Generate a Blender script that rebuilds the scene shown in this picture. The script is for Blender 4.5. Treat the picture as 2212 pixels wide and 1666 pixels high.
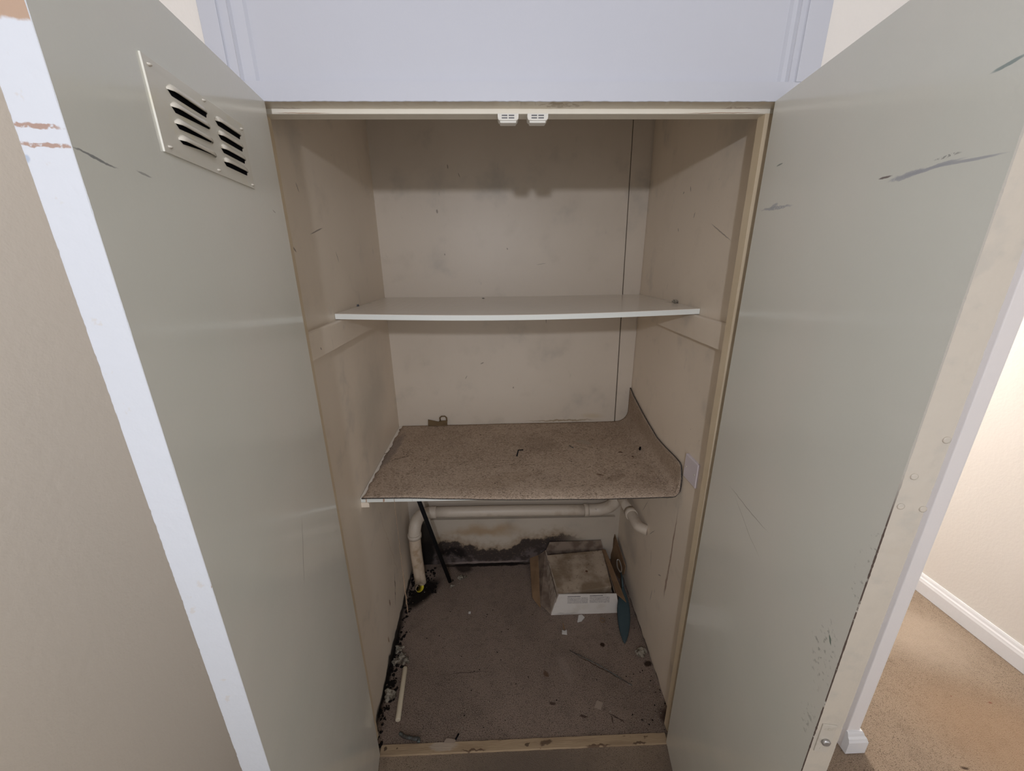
import bpy, bmesh, math, random
from mathutils import Vector, Matrix, noise
random.seed(7)
for o in list(bpy.data.objects): bpy.data.objects.remove(o)
SC = bpy.context.scene
COL = SC.collection

# ------------------------------------------------------------------ camera
cd = bpy.data.cameras.new('camera'); cam = bpy.data.objects.new('camera', cd); COL.objects.link(cam)
cd.sensor_fit = 'HORIZONTAL'; cd.sensor_width = 36.0; cd.lens = 829.34 / 2212 * 36.0
cd.shift_y = 6.3 / 2212; cd.clip_start = 0.02; cd.clip_end = 50
def cam_matrix(loc, pitch, yaw, roll):
    p, y, r = map(math.radians, (pitch, yaw, roll))
    f = Vector((math.sin(y)*math.cos(p), math.cos(y)*math.cos(p), -math.sin(p)))
    rt = Vector((math.cos(y), -math.sin(y), 0)); up = rt.cross(f)
    rt2 = rt*math.cos(r) + up*math.sin(r); up2 = -rt*math.sin(r) + up*math.cos(r)
    m = Matrix((rt2, up2, -f)).transposed().to_4x4(); m.translation = loc
    return m
cam.matrix_world = cam_matrix((-0.0531, -0.85, 1.555), 17.9748, 1.6212, -0.6165)
SC.camera = cam

# ------------------------------------------------------------------ light
w = bpy.data.worlds.new('room_light'); SC.world = w; w.use_nodes = True
w.node_tree.nodes['Background'].inputs[0].default_value = (0.97, 0.96, 0.97, 1)
w.node_tree.nodes['Background'].inputs[1].default_value = 1.22
def lamp(name, kind, loc, energy, color, size, aim=None, **kw):
    l = bpy.data.lights.new(name, kind); l.energy = energy; l.color = color
    if kind == 'AREA': l.shape = 'DISK'; l.size = size
    else: l.shadow_soft_size = size
    for k, v in kw.items(): setattr(l, k, v)
    o = bpy.data.objects.new(name, l); COL.objects.link(o); o.location = loc
    if aim is not None:
        o.rotation_euler = (Vector(aim) - Vector(loc)).to_track_quat('-Z', 'Y').to_euler()
    return o
lamp('landing_lamp', 'SPOT', (-0.165, -1.5, 1.84), 35, (0.89, 0.91, 1.0), 0.026, (0.03, 0.0, 1.80), spot_size=math.radians(124), spot_blend=0.75)
lamp('hall_lamp', 'POINT', (1.30, 1.9, 2.15), 66, (1.0, 0.96, 0.91), 0.10)
vs = SC.view_settings
vs.view_transform = 'Standard'; vs.look = 'None'; vs.gamma = 1; vs.exposure = 0.0; vs.use_curve_mapping = False

# ------------------------------------------------------------------ helpers
def tag(o, label=None, cat=None, group=None, kind=None):
    if label: o['label'] = label
    if cat: o['category'] = cat
    if group: o['group'] = group
    if kind: o['kind'] = kind
    return o
def link(name, bm, mats, parent=None, loc=(0,0,0), smooth=False, rot=None):
    me = bpy.data.meshes.new(name)
    bmesh.ops.recalc_face_normals(bm, faces=bm.faces)
    bm.to_mesh(me); bm.free()
    if not isinstance(mats, (list, tuple)): mats = [mats]
    for m in mats: me.materials.append(m)
    if smooth:
        for p in me.polygons: p.use_smooth = True
    o = bpy.data.objects.new(name, me); COL.objects.link(o); o.location = loc
    if rot: o.rotation_euler = rot
    if parent: o.parent = parent
    return o
def empty(name, loc, rot=(0,0,0)):
    o = bpy.data.objects.new(name, None); COL.objects.link(o); o.location = loc; o.rotation_euler = rot
    o.empty_display_size = .05
    return o
def box(bm, x0, y0, z0, x1, y1, z1, mi=0, bevel=0):
    vs_ = [bm.verts.new(p) for p in ((x0,y0,z0),(x1,y0,z0),(x1,y1,z0),(x0,y1,z0),(x0,y0,z1),(x1,y0,z1),(x1,y1,z1),(x0,y1,z1))]
    fs = [bm.faces.new([vs_[i] for i in q]) for q in ((0,3,2,1),(4,5,6,7),(0,1,5,4),(1,2,6,5),(2,3,7,6),(3,0,4,7))]
    for f in fs: f.material_index = mi
    if bevel:
        es = list({e for f in fs for e in f.edges})
        bmesh.ops.bevel(bm, geom=es, offset=bevel, segments=2, affect='EDGES', profile=.5)
    return bm
def prism(bm, poly, z0, z1, mi=0):
    a = [bm.verts.new((x, y, z0)) for x, y in poly]; b = [bm.verts.new((x, y, z1)) for x, y in poly]
    n = len(poly); fs = [bm.faces.new(list(reversed(a))), bm.faces.new(b)]
    for i in range(n): fs.append(bm.faces.new((a[i], a[(i+1) % n], b[(i+1) % n], b[i])))
    for f in fs: f.material_index = mi
    return fs
def solid(bm, pts, off, mi=0):
    """a polygon in space thickened by the vector off"""
    off = Vector(off)
    a = [bm.verts.new(p) for p in pts]; b = [bm.verts.new(Vector(p) + off) for p in pts]
    n = len(pts); fs = [bm.faces.new(list(reversed(a))), bm.faces.new(b)]
    for i in range(n): fs.append(bm.faces.new((a[i], a[(i+1) % n], b[(i+1) % n], b[i])))
    for f in fs: f.material_index = mi
    return fs
def tube(bm, pts, rad, seg=14, mi=0, caps=True):
    pts = [Vector(p) for p in pts]; rings = []; n = len(pts)
    rads = rad if isinstance(rad, (list, tuple)) else [rad]*n
    t0 = (pts[1]-pts[0]).normalized(); ref = Vector((0,0,1)) if abs(t0.z) < .9 else Vector((1,0,0))
    u = t0.cross(ref).normalized()
    for i, p in enumerate(pts):
        t = (pts[min(i+1, n-1)] - pts[max(i-1, 0)]).normalized()
        u = (u - t*u.dot(t)).normalized(); v = t.cross(u)
        rings.append([bm.verts.new(p + (u*math.cos(k*2*math.pi/seg) + v*math.sin(k*2*math.pi/seg))*rads[i]) for k in range(seg)])
    for a, b in zip(rings, rings[1:]):
        for k in range(seg):
            f = bm.faces.new((a[k], a[(k+1) % seg], b[(k+1) % seg], b[k])); f.material_index = mi; f.smooth = True
    if caps:
        for r in (rings[0], rings[-1]): bm.faces.new(r).material_index = mi
    return bm
def smooth_path(pts, n=6):
    pts = [Vector(p) for p in pts]; out = []
    P = [pts[0]] + pts + [pts[-1]]
    for i in range(1, len(P)-2):
        for k in range(n):
            t = k/n; a, b, c, d = P[i-1], P[i], P[i+1], P[i+2]
            out.append(.5*((2*b) + (c-a)*t + (2*a-5*b+4*c-d)*t*t + (3*b-a-3*c+d)*t**3))
    out.append(pts[-1]); return out
def lump(bm, c, r, flat=.6, sub=2, rough=.4, mi=0):
    res = bmesh.ops.create_icosphere(bm, subdivisions=sub, radius=1.0)
    s = random.random()*50
    for v in res['verts']:
        k = 1 + rough*noise.noise(v.co*1.3 + Vector((s, s, s)))*1.6
        v.co = Vector((v.co.x*r*k, v.co.y*r*k, v.co.z*r*k*flat)) + Vector(c)
    for v in res['verts']:
        for f in v.link_faces: f.material_index = mi

# ------------------------------------------------------------------ materials
class Mat:
    def __init__(s, name, base, rough=.5, spec=.5, plane='xy'):
        s.m = bpy.data.materials.new(name); s.m.use_nodes = True; s.nt = s.m.node_tree
        s.b = s.nt.nodes['Principled BSDF']; s.b.inputs['Roughness'].default_value = rough
        s.b.inputs['Specular IOR Level'].default_value = spec
        tc = s.N('ShaderNodeTexCoord'); s.obj = tc.outputs['Object']
        sep = s.N('ShaderNodeSeparateXYZ'); s.L(s.obj, sep.inputs[0]); cmb = s.N('ShaderNodeCombineXYZ')
        s.L(sep.outputs['XYZ'.index(plane[0].upper())], cmb.inputs[0]); s.L(sep.outputs['XYZ'.index(plane[1].upper())], cmb.inputs[1])
        s.uv = cmb.outputs[0]; s.wob = {}
        rgb = s.N('ShaderNodeRGB'); rgb.outputs[0].default_value = (*base, 1); s.c = rgb.outputs[0]
        s.bumpn = None
        s.L(s.c, s.b.inputs['Base Color'])
    def N(s, t): return s.nt.nodes.new(t)
    def L(s, a, b): s.nt.links.new(a, b)
    def noise(s, scale, detail=4, rough=.55, vec=None, stretch=None):
        n = s.N('ShaderNodeTexNoise'); n.inputs['Scale'].default_value = scale; n.inputs['Detail'].default_value = detail
        n.inputs['Roughness'].default_value = rough
        v = vec or s.obj
        if stretch:
            mp = s.N('ShaderNodeMapping'); mp.inputs['Scale'].default_value = stretch; s.L(v, mp.inputs[0]); v = mp.outputs[0]
        s.L(v, n.inputs['Vector']); return n.outputs['Fac']
    def ramp(s, fac, a, b, lo=0.0, hi=1.0):
        r = s.N('ShaderNodeMapRange'); r.interpolation_type = 'SMOOTHSTEP'
        for i, v in enumerate((a, b, lo, hi)): r.inputs[i+1].default_value = v
        s.L(fac, r.inputs[0]); return r.outputs[0]
    def mul(s, a, b, op='MULTIPLY'):
        m = s.N('ShaderNodeMath'); m.operation = op
        for i, x in enumerate((a, b)):
            if isinstance(x, (int, float)): m.inputs[i].default_value = x
            else: s.L(x, m.inputs[i])
        return m.outputs[0]
    def mix(s, fac, color):
        m = s.N('ShaderNodeMix'); m.data_type = 'RGBA'
        if isinstance(fac, (int, float)): m.inputs[0].default_value = fac
        else: s.L(fac, m.inputs[0])
        s.L(s.c, m.inputs[6]); m.inputs[7].default_value = (*color, 1); s.c = m.outputs[2]
        s.L(s.c, s.b.inputs['Base Color']); return s
    def vary(s, scale, color, a=.45, b=.7, k=1.0, stretch=None, detail=5):
        return s.mix(s.ramp(s.noise(scale, detail, stretch=stretch), a, b, 0, k), color)
    def bump(s, scale, dist, detail=3, stretch=None, strength=1.0):
        bp = s.N('ShaderNodeBump'); bp.inputs['Distance'].default_value = dist; bp.inputs['Strength'].default_value = strength
        s.L(s.noise(scale, detail, stretch=stretch), bp.inputs['Height'])
        if s.bumpn: s.L(s.bumpn, bp.inputs['Normal'])
        s.bumpn = bp.outputs[0]; s.L(s.bumpn, s.b.inputs['Normal']); return s
    def wobble(s, amount, scale):
        k = (amount, scale)
        if k not in s.wob:
            n = s.N('ShaderNodeTexNoise'); n.inputs['Scale'].default_value = scale; n.inputs['Detail'].default_value = 4
            s.L(s.uv, n.inputs['Vector'])
            a = s.N('ShaderNodeVectorMath'); a.operation = 'SUBTRACT'; a.inputs[1].default_value = (.5, .5, .5); s.L(n.outputs['Color'], a.inputs[0])
            b = s.N('ShaderNodeVectorMath'); b.operation = 'SCALE'; b.inputs['Scale'].default_value = amount; s.L(a.outputs[0], b.inputs[0])
            c = s.N('ShaderNodeVectorMath'); c.operation = 'ADD'; s.L(s.uv, c.inputs[0]); s.L(b.outputs[0], c.inputs[1]); s.wob[k] = c.outputs[0]
        return s.wob[k]
    def mark(s, u0, v0, u1, v1, wd, color, k=1.0, soft=.5, wob=(.004, 60), grain=None):
        """an elongated scratch, scuff, stain or patch of painted light or shade from (u0,v0) to (u1,v1)"""
        mp = s.N('ShaderNodeMapping'); mp.vector_type = 'TEXTURE'
        mp.inputs['Location'].default_value = ((u0+u1)/2, (v0+v1)/2, 0)
        mp.inputs['Rotation'].default_value = (0, 0, math.atan2(v1-v0, u1-u0))
        mp.inputs['Scale'].default_value = (max(math.hypot(u1-u0, v1-v0)/2, 1e-4), wd, 1)
        s.L(s.wobble(*wob) if wob else s.uv, mp.inputs[0])
        # drop the wobble's third axis
        mz = s.N('ShaderNodeVectorMath'); mz.operation = 'MULTIPLY'; mz.inputs[1].default_value = (1, 1, 0); s.L(mp.outputs[0], mz.inputs[0])
        ln = s.N('ShaderNodeVectorMath'); ln.operation = 'LENGTH'; s.L(mz.outputs[0], ln.inputs[0])
        f = s.ramp(ln.outputs['Value'], 1.0, 1.0-soft, 0, k)
        if grain: f = s.mul(f, s.ramp(s.noise(grain[0], 4), grain[1], grain[2]))
        return s.mix(f, color)
    def marks(s, lst, **kw):
        for m in lst: s.mark(*m, **kw)
        return s

CREAM = (.64, .56, .465); WHITE = (.545, .56, .62)
DARK = (.10, .075, .055)
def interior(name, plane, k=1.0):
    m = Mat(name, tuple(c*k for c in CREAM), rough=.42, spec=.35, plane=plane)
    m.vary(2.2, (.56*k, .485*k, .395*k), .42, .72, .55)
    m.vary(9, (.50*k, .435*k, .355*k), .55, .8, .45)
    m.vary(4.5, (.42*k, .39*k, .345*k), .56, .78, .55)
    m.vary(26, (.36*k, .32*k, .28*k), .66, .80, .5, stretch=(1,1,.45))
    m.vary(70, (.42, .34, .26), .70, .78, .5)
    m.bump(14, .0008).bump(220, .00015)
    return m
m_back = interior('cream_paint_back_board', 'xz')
for (x, z, dx, dz, wd) in ((-.25,1.93,.004,-.02,.003),(-.21,1.90,.01,-.02,.002),(-.02,1.62,.004,-.01,.003),(-.28,1.60,.0,-.01,.003),(.15,1.30,.0,.03,.002),(-.15,1.12,.02,.01,.003),(.0,1.0,.002,.012,.004),(-.22,1.05,.01,.02,.002),(.1,1.55,.05,.006,.0012),(-.3,1.75,.0,.02,.005)):
    m_back.mark(x, z, x+dx, z+dz, wd, DARK, .6)
m_back.mark(.02, .835, .45, .835, .006, (.30,.22,.13), .8, .7, (.02, 40))
m_back.mark(.30, .86, .46, .85, .02, (.55,.45,.30), .6, .9)
m_low = interior('stained_dimmed_cream_paint_low_wall', 'xz', .82)  # base colour carries the dimness under the shelf; mould stains follow
m_low.mark(-.44, .235, .12, .22, .055, (.36, .24, .13), .75, .9, (.12, 9))
sep = m_low.N('ShaderNodeSeparateXYZ'); m_low.L(m_low.uv, sep.inputs[0]); X_, Z_ = sep.outputs[0], sep.outputs[1]
def add(a, b): return m_low.mul(a, b, 'ADD')
v_ = add(Z_, m_low.mul(add(m_low.noise(7, 4), -.5), .10)); v_ = add(v_, m_low.mul(add(m_low.noise(42, 5), -.5), .085))
v_ = add(v_, m_low.mul(m_low.ramp(X_, -.27, -.13), .055)); v_ = add(v_, m_low.mul(m_low.ramp(X_, -.06, .08), -.062)); v_ = add(v_, m_low.mul(m_low.ramp(X_, .06, .18), -.015))
fd = m_low.ramp(X_, .20, .42, 1, 0)
m_low.mix(m_low.mul(m_low.ramp(v_, .225, .14, 0, .75), fd), (.25, .165, .09))
m_low.mix(m_low.mul(m_low.mul(m_low.ramp(v_, .165, .142, 0, .96), fd), m_low.ramp(m_low.noise(120, 3), .25, .42, .55, 1)), (.040, .031, .030))
m_low.mix(m_low.mul(m_low.mul(m_low.ramp(v_, .115, .06, 0, .6), fd), m_low.ramp(m_low.noise(28, 5), .42, .58)), (.17, .14, .135))
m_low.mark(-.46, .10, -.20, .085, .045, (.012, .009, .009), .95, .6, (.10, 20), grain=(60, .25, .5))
m_low.mark(-.46, .022, .15, .022, .010, (.34, .27, .24), .6, .6, (.02, 30))
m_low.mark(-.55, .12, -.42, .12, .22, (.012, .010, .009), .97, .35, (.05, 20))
m_low.mark(.0, .32, .12, .31, .01, (.1,.07,.05), .7, .8, (.03, 40))
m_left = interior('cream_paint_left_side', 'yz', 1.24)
for a in ((.17,1.745,.185,1.72,.002),(.10,1.60,.118,1.585,.003),(.20,1.63,.30,1.655,.0022),(.36,1.60,.38,1.56,.002),(.12,1.36,.125,1.35,.003)): m_left.mark(*a, DARK, .7)
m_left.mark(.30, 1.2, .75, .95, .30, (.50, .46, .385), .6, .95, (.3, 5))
m_left.mark(.52,.30,.47,.12,.004,(.10,.06,.04),.9,.5,(.03,30))
m_left.mark(.40,.25,.41,.20,.008,(.22,.12,.07),.8,.7,(.02,60))
m_left.mark(.33,.13,.34,.08,.008,(.30,.18,.08),.8,.7,(.02,60))
m_left.mark(.40,.75,.60,.10,.003,(.62,.50,.38),.8,.5,(.04,20))
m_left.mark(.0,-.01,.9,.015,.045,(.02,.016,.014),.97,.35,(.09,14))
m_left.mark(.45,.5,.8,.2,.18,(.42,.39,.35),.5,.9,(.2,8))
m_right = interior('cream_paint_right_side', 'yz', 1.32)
for a in ((.40,1.70,.41,1.68,.003),(.30,1.66,.16,1.60,.0022),(.52,1.665,.51,1.65,.003),(.50,1.77,.51,1.765,.004),(.45,1.76,.46,1.78,.003)): m_right.mark(*a, DARK, .55)
m_right.mark(.242,.80,.254,.345,.006,(.30,.17,.11),.75,.6,(.012,30))
m_right.mark(.255,.50,.258,.35,.009,(.25,.13,.08),.7,.8,(.012,30))
m_right.mark(.5,.30,.85,.35,.22,(.47,.42,.36),.6,.9,(.3,7))  # broad patch paints the dimness low on this wall, below the shelf
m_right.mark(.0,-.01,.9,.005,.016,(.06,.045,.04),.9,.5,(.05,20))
for a in ((.4,.55,.46,.48,.002),(.42,.45,.40,.36,.002),(.5,.62,.56,.52,.002),(.36,.3,.37,.22,.0025),(.3,.42,.33,.40,.003)): m_right.mark(*a, (.16,.13,.11), .6)
m_trim = Mat('old_yellowed_cream_gloss', (.70,.58,.41), .32, .5).vary(6, (.60,.48,.32), .4, .7, .6).bump(60, .0003).m
m_lintel = Mat('lintel_gloss', (.72,.64,.50), .28, .5, 'xy')
m_lintel.mark(-.49,.03,-.42,.035,.004,(.30,.17,.09),.6,.4,(.03,60)); m_lintel.mark(.38,.036,.49,.034,.004,(.28,.15,.08),.6,.4,(.03,60))
m_lintel.mark(.02,.015,.12,.02,.012,(.40,.30,.17),.9,.3,(.03,50), grain=(80,.45,.52)); m_lintel.bump(40,.0006); m_lintel=m_lintel.m
m_stop = Mat('head_stop_gloss', (.84,.79,.68), .25, .5, 'xz').mark(-.50,1.8378,-.36,1.8374,.0011,(.34,.20,.12),.8,.6,(.002,60)).mark(.30,1.8374,.50,1.8380,.0011,(.34,.20,.12),.8,.6,(.002,60)).bump(40,.0006).m
m_white = Mat('white_satin_paint', WHITE, .45, .4).vary(1.5, (.53,.545,.59), .4,.7,.5).bump(180, .00012).m
m_wallcream = Mat('magnolia_emulsion', (.80,.72,.61), .75, .25).vary(1.2, (.76,.69,.59), .4, .7, .6).bump(55, .0008).bump(260, .0002).m
m_wallhall = Mat('pale_hall_emulsion', (.80,.765,.72), .8, .2).vary(1.5, (.77,.73,.68), .4, .7, .6).bump(90, .0005).m
m_nib = Mat('pale_pink_white_emulsion', (.88,.845,.84), .7, .25).bump(90, .0004).m
m_bb = Mat('white_gloss_baseboard', (.82,.83,.86), .3, .5).vary(8,(.74,.73,.72),.6,.8,.5).bump(60,.0003).m
m_ceil = Mat('white_ceiling', (.82,.81,.79), .9, .1).bump(80,.0004).m

def carpet(name, base, lo, hi, spots=(), scale=380, plane='xy', bd=.0022, stretch=None, clean=None):
    m = Mat(name, base, .95, .08, plane)
    m.vary(3.2, lo, .40, .68, .7); m.vary(14, tuple(c*.8 for c in lo), .48, .75, .6).vary(38, tuple(c*.7 for c in lo), .52, .72, .5)
    m.vary(scale, hi, .46, .62, .8, stretch=stretch, detail=2); m.vary(scale*.63, tuple(c*.35 for c in lo), .54, .68, .75, stretch=stretch, detail=2)
    m.vary(130, tuple(c*.45 for c in lo), .66, .74, .5 if clean is None else clean)
    m.bump(scale*.8, bd, 2, stretch=stretch)
    return m
m_cfloor = carpet('dirty_brown_closet_carpet', (.235,.178,.145), (.145,.11,.09), (.37,.29,.24))
for a, c, k in (((.344,.364,.369,.364,.0125),(.03,.015,.01),.95), ((.21,.341,.43,.192,.0028),(.045,.03,.022),.85), ((.50,.28,.54,.27,.016),(.03,.018,.012),.9),
    ((-.528,-.05,-.545,.66,.028),(.014,.011,.010),.97), ((-.55,.55,-.38,.78,.06),(.012,.010,.009),.97), ((-.46,.845,.18,.845,.018),(.018,.014,.013),.95),((-.34,.855,-.22,.80,.04),(.03,.022,.02),.8),
    ((.16,.34,.20,.20,.025),(.34,.28,.24),.25), ((.50,.12,.55,.0,.035),(.05,.03,.025),.85), ((-.1,.27,-.32,.262,.0018),(.05,.035,.03),.7),((.30,.11,.37,.06,.003),(.05,.035,.03),.8),((.315,.10,.32,.06,.003),(.05,.035,.03),.8),
    ((.20,.10,.24,.09,.004),(.05,.03,.025),.8), ((.10,.145,.13,.135,.008),(.05,.03,.025),.8), ((.09,.26,.115,.24,.012),(.11,.065,.04),.8),((-.33,.745,-.32,.745,.012),(.02,.015,.01),.9)):
    m_cfloor.mark(*a, c, k, .5, (.02, 30))
m_cfloor = m_cfloor.m
m_cshelf = carpet('dirty_shelf_carpet', (.43,.335,.255), (.31,.23,.168), (.60,.48,.38), scale=520, stretch=(.4,1,1), bd=.0016)
for a, c, k in (((.415,.534,.430,.534,.007),(.05,.022,.012),.95), ((.452,.493,.462,.493,.006),(.05,.02,.012),.9), ((-.161,.729,-.147,.729,.007),(.04,.02,.012),.95), ((.25,.66,.33,.60,.022),(.38,.32,.25),.75),
   ((.30,.33,.40,.36,.02),(.08,.045,.025),.3), ((.0,.60,.2,.66,.10),(.13,.085,.055),.2), ((-.2,.28,.1,.42,.05),(.34,.25,.17),.25), ((.225,.60,.24,.575,.002),(.03,.02,.015),.9), ((-.50,.80,-.53,.38,.03),(.20,.17,.155),.6),
   ((-.5,.5,-.42,.56,.003),(.07,.05,.04),.8),((.28,.38,.31,.35,.006),(.10,.045,.02),.7)):
    m_cshelf.mark(*a, c, k, .5, (.03, 35))
m_cshelf = m_cshelf.m
m_bind = Mat('grey_carpet_backing', (.055,.048,.046), .9, .1).vary(500,(.20,.17,.14),.5,.6,.8,detail=1).bump(500,.001).m
m_clanding = carpet('landing_carpet_lit_shaded', (.32,.245,.18), (.245,.18,.128), (.42,.33,.255), scale=520, bd=.0022, clean=.12)
for a, c, k in (((1.3,.15,2.0,-.25,.30),(.36,.235,.145),.55), ((1.45,.5,2.0,.25,.25),(.50,.41,.33),.6), ((.2,-.25,1.0,-.2,.42),(.20,.155,.125),.85), ((-.5,-.2,.5,-.2,.5),(.16,.125,.102),.9),  # broad patches paint in hall light and the shade between the doors
   ((1.40,-.10,1.43,-.10,.006),(.05,.03,.02),.9), ((1.65,-.12,1.67,-.13,.005),(.05,.03,.02),.9), ((1.72,.08,1.735,.08,.005),(.20,.06,.04),.8), ((1.60,.12,1.61,.12,.004),(.20,.06,.04),.8)):
    m_clanding.mark(*a, c, k, .8, (.05, 12))
m_clanding = m_clanding.m

def doorface(name, marks):
    m = Mat(name, (.79,.775,.71), .12, .5, 'xz')
    m.vary(1.6, (.745,.765,.70), .4, .65, .8)
    for a, c, k, wob, grain in marks: m.mark(*a, c, k, .45, wob, grain)
    m.bump(6, .0012, 2).bump(160, .0001)
    return m.m
BL = (.43,.445,.485)
m_dl = doorface('left_door_inner_gloss', [((.485,1.652,.43,1.644,.0014),(.16,.17,.18),.75,(.006,60),None), ((.41,1.648,.385,1.646,.0015),(.25,.25,.25),.6,(.004,60),None),
    ((.06,1.656,.045,1.650,.0015),(.35,.30,.27),.7,(.004,60),None), ((.20,1.10,.26,.96,.0015),(.33,.31,.27),.7,(.004,30),None)])
m_dr = doorface('right_door_inner_gloss', [((.32,1.654,.345,1.652,.0015),(.12,.08,.08),.8,(.006,60),None), ((.335,1.647,.40,1.650,.0040),BL,.8,(.006,90),(240,.30,.42)), ((.345,1.648,.44,1.6515,.0022),BL,.8,(.005,60),None), ((.38,1.651,.48,1.646,.0018),BL,.8,(.002,60),None), ((.395,1.657,.43,1.6575,.0018),(.2,.2,.2),.6,(.004,60),(300,.45,.55)),
    ((.010,1.653,.14,1.647,.0036),BL,.8,(.008,70),(200,.32,.45)), ((.05,1.652,.085,1.656,.004),BL,.7,(.008,50),None), ((.43,1.721,.465,1.7245,.0022),(.26,.33,.32),.85,(.003,60),None), ((.048,1.7245,.075,1.7255,.0018),(.25,.28,.26),.8,(.003,60),None),
    ((.085,1.06,.28,1.075,.0012),(.28,.25,.21),.6,(.03,6),None), ((.12,1.06,.27,1.00,.001),(.32,.29,.25),.5,(.03,6),None),
    ((.45,1.08,.46,.93,.03),(.30,.31,.27),.6,(.04,20),(130,.54,.66)), ((.47,1.25,.475,1.10,.015),(.30,.30,.26),.5,(.03,20),(130,.58,.68)), ((.46,.92,.46,.85,.015),(.28,.30,.25),.5,(.04,20),(130,.54,.66)),
    ((.453,1.045,.462,1.03,.002),(.05,.12,.08),.8,(.004,60),None)])
m_de_l = Mat('left_door_chipped_white_edge', (.58,.605,.645), .35, .45, 'yz')
for a in ((-.045,1.6655,.002,1.6640,.0021),(-.05,1.652,.01,1.651,.0022)): m_de_l.mark(*a, (.34,.215,.16), .9, .45, (.006,160), (220,.30,.46))
m_de_l.mark(-.25,1.784,.21,1.779,.048,(.40,.27,.185),.95,.06,(.008,90))
m_de_l.mark(-.036,1.645,-.033,1.638,.004,(.34,.40,.50),.8)
m_de_l.vary(60,(.56,.54,.52),.66,.72,.7).vary(40,(.35,.34,.36),.745,.775,.8).bump(50,.0008).bump(15,.001)
m_de_l = m_de_l.m
m_de_r = Mat('right_door_cream_edge', (.47,.42,.35), .35, .45, 'yz').vary(30,(.40,.37,.32),.5,.7,.6).vary(60,(.34,.30,.26),.74,.78,.7).bump(45,.0010).bump(14,.001).m
m_chip_l = Mat('left_door_arris', (.58,.60,.63), .5, .3).vary(35,(.30,.17,.10),.66,.70,.9).m
m_chip_r = Mat('right_door_arris', (.44,.41,.36), .6, .3, 'xz').mark(.48,1.33,.48,-.3,.05,(.07,.045,.035),.95,.1,(.004,60),(45,.36,.44)).m
m_vent = Mat('painted_vent_plate', (.74,.72,.64), .22, .5, 'xz').vary(20,(.74,.69,.52),.5,.7,.7).m
m_hood = Mat('painted_vent_louvre', (.66,.62,.53), .22, .5).vary(60,(.50,.40,.28),.6,.75,.6).m
m_black = Mat('dark_void', (.006,.006,.008), .9, .05).bump(50,.0002).m
m_rod = Mat('black_rod', (.008,.008,.009), .7, .15).bump(50,.0003).m
m_shelf = Mat('white_melamine_shelf', (.86,.80,.72), .22, .5, 'xy').vary(3,(.80,.74,.66),.45,.7,.5)
for a in ((-.546,.48,-.535,.495,.006),(-.545,.565,-.52,.60,.003),(.52,.50,.545,.47,.004)): m_shelf.mark(*a,(.07,.05,.05),.9)
m_shelf = m_shelf.bump(30,.0004).m
m_shelfedge = Mat('white_shelf_edge', (.76,.78,.74), .35, .4, 'xz').mark(-.513,.80,-.510,.83,.003,(.45,.27,.17),.8,.5,(.004,90)).mark(-.455,.79,-.452,.83,.004,(.40,.24,.16),.85,.5,(.006,90)).mark(-.40,.79,-.40,.83,.001,(.45,.40,.34),.6).bump(60,.0003).m
m_pipe = Mat('painted_pipe', (.60,.52,.43), .4, .4).vary(12,(.45,.36,.27),.5,.7,.7).vary(45,(.10,.07,.05),.70,.76,.8).bump(50,.0015).m
m_pipemold = Mat('stained_painted_pipe', (.62,.50,.38), .5, .3).vary(14,(.38,.25,.14),.45,.65,.8).vary(50,(.06,.045,.035),.66,.72,.85).bump(60,.002).m
m_switch = Mat('white_plastic_plate', (.72,.66,.70), .3, .5).bump(80,.00005).m
m_catch = Mat('cream_plastic_catch', (.80,.78,.72), .2, .5).bump(80,.0001).m
m_grey = Mat('grey_metal_insert', (.10,.10,.11), .4, .5).bump(80,.0001).m
m_screw = Mat('painted_screw', (.62,.58,.50), .3, .5).bump(80,.0003).m
m_bolt = Mat('painted_bolt_plate', (.45,.41,.35), .35, .5).vary(60,(.36,.32,.26),.5,.7,.7).bump(60,.0006).m
m_thr = Mat('bare_scuffed_timber_strip', (.42,.31,.20), .65, .3, 'xy').vary(5,(.33,.235,.15),.45,.65,.8, stretch=(1,8,8)).vary(30,(.13,.08,.05),.66,.72,.8,stretch=(1,2,2))
for a, c in (((-.475,.018,-.462,.018,.006),(.05,.03,.02)), ((-.432,.018,-.425,.018,.003),(.08,.05,.03)), ((.05,.012,.10,.022,.010),(.10,.06,.04)), ((-.22,.004,-.12,.006,.004),(.12,.07,.045)), ((.20,.002,.30,.003,.004),(.12,.07,.045)), ((.36,.004,.42,.006,.005),(.10,.06,.04)), ((-.33,.02,-.22,.02,.016),(.45,.37,.30)), ((.0,.012,.02,.016,.004),(.08,.05,.03))):
    m_thr.mark(*a, c, .85, .4, (.02, 60))
m_thr = m_thr.bump(40,.001,stretch=(1,6,6)).m
m_board = Mat('brown_cardboard', (.26,.165,.095), .85, .2).vary(15,(.19,.12,.07),.4,.7,.7).bump(120,.0003,stretch=(1,5,1)).m
m_cdark = Mat('stained_grey_cardboard', (.24,.185,.145), .85, .2).vary(20,(.12,.085,.065),.4,.65,.85).bump(80,.0005).m
m_lid = Mat('dusty_cream_cover', (.50,.41,.32), .8, .2).vary(11,(.24,.175,.115),.35,.65,.9).vary(70,(.18,.13,.09),.6,.7,.7).mark(.18,.13,.195,.13,.008,(.12,.05,.025),.95,.4,(.003,60)).bump(70,.0005).m
m_label = Mat('white_printed_box_side', (.66,.62,.58), .5, .35, 'xz').vary(14,(.56,.51,.45),.5,.7,.6).mark(-.01,.006,.15,.004,.010,(.30,.28,.26),.5,.8,(.02,40)).bump(30,.0005).m
m_print = Mat('faded_grey_print', (.40,.37,.36), .6, .3, 'xz').vary(500,(.62,.58,.54),.45,.5,.8,stretch=(1,1,.35),detail=1).m
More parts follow.
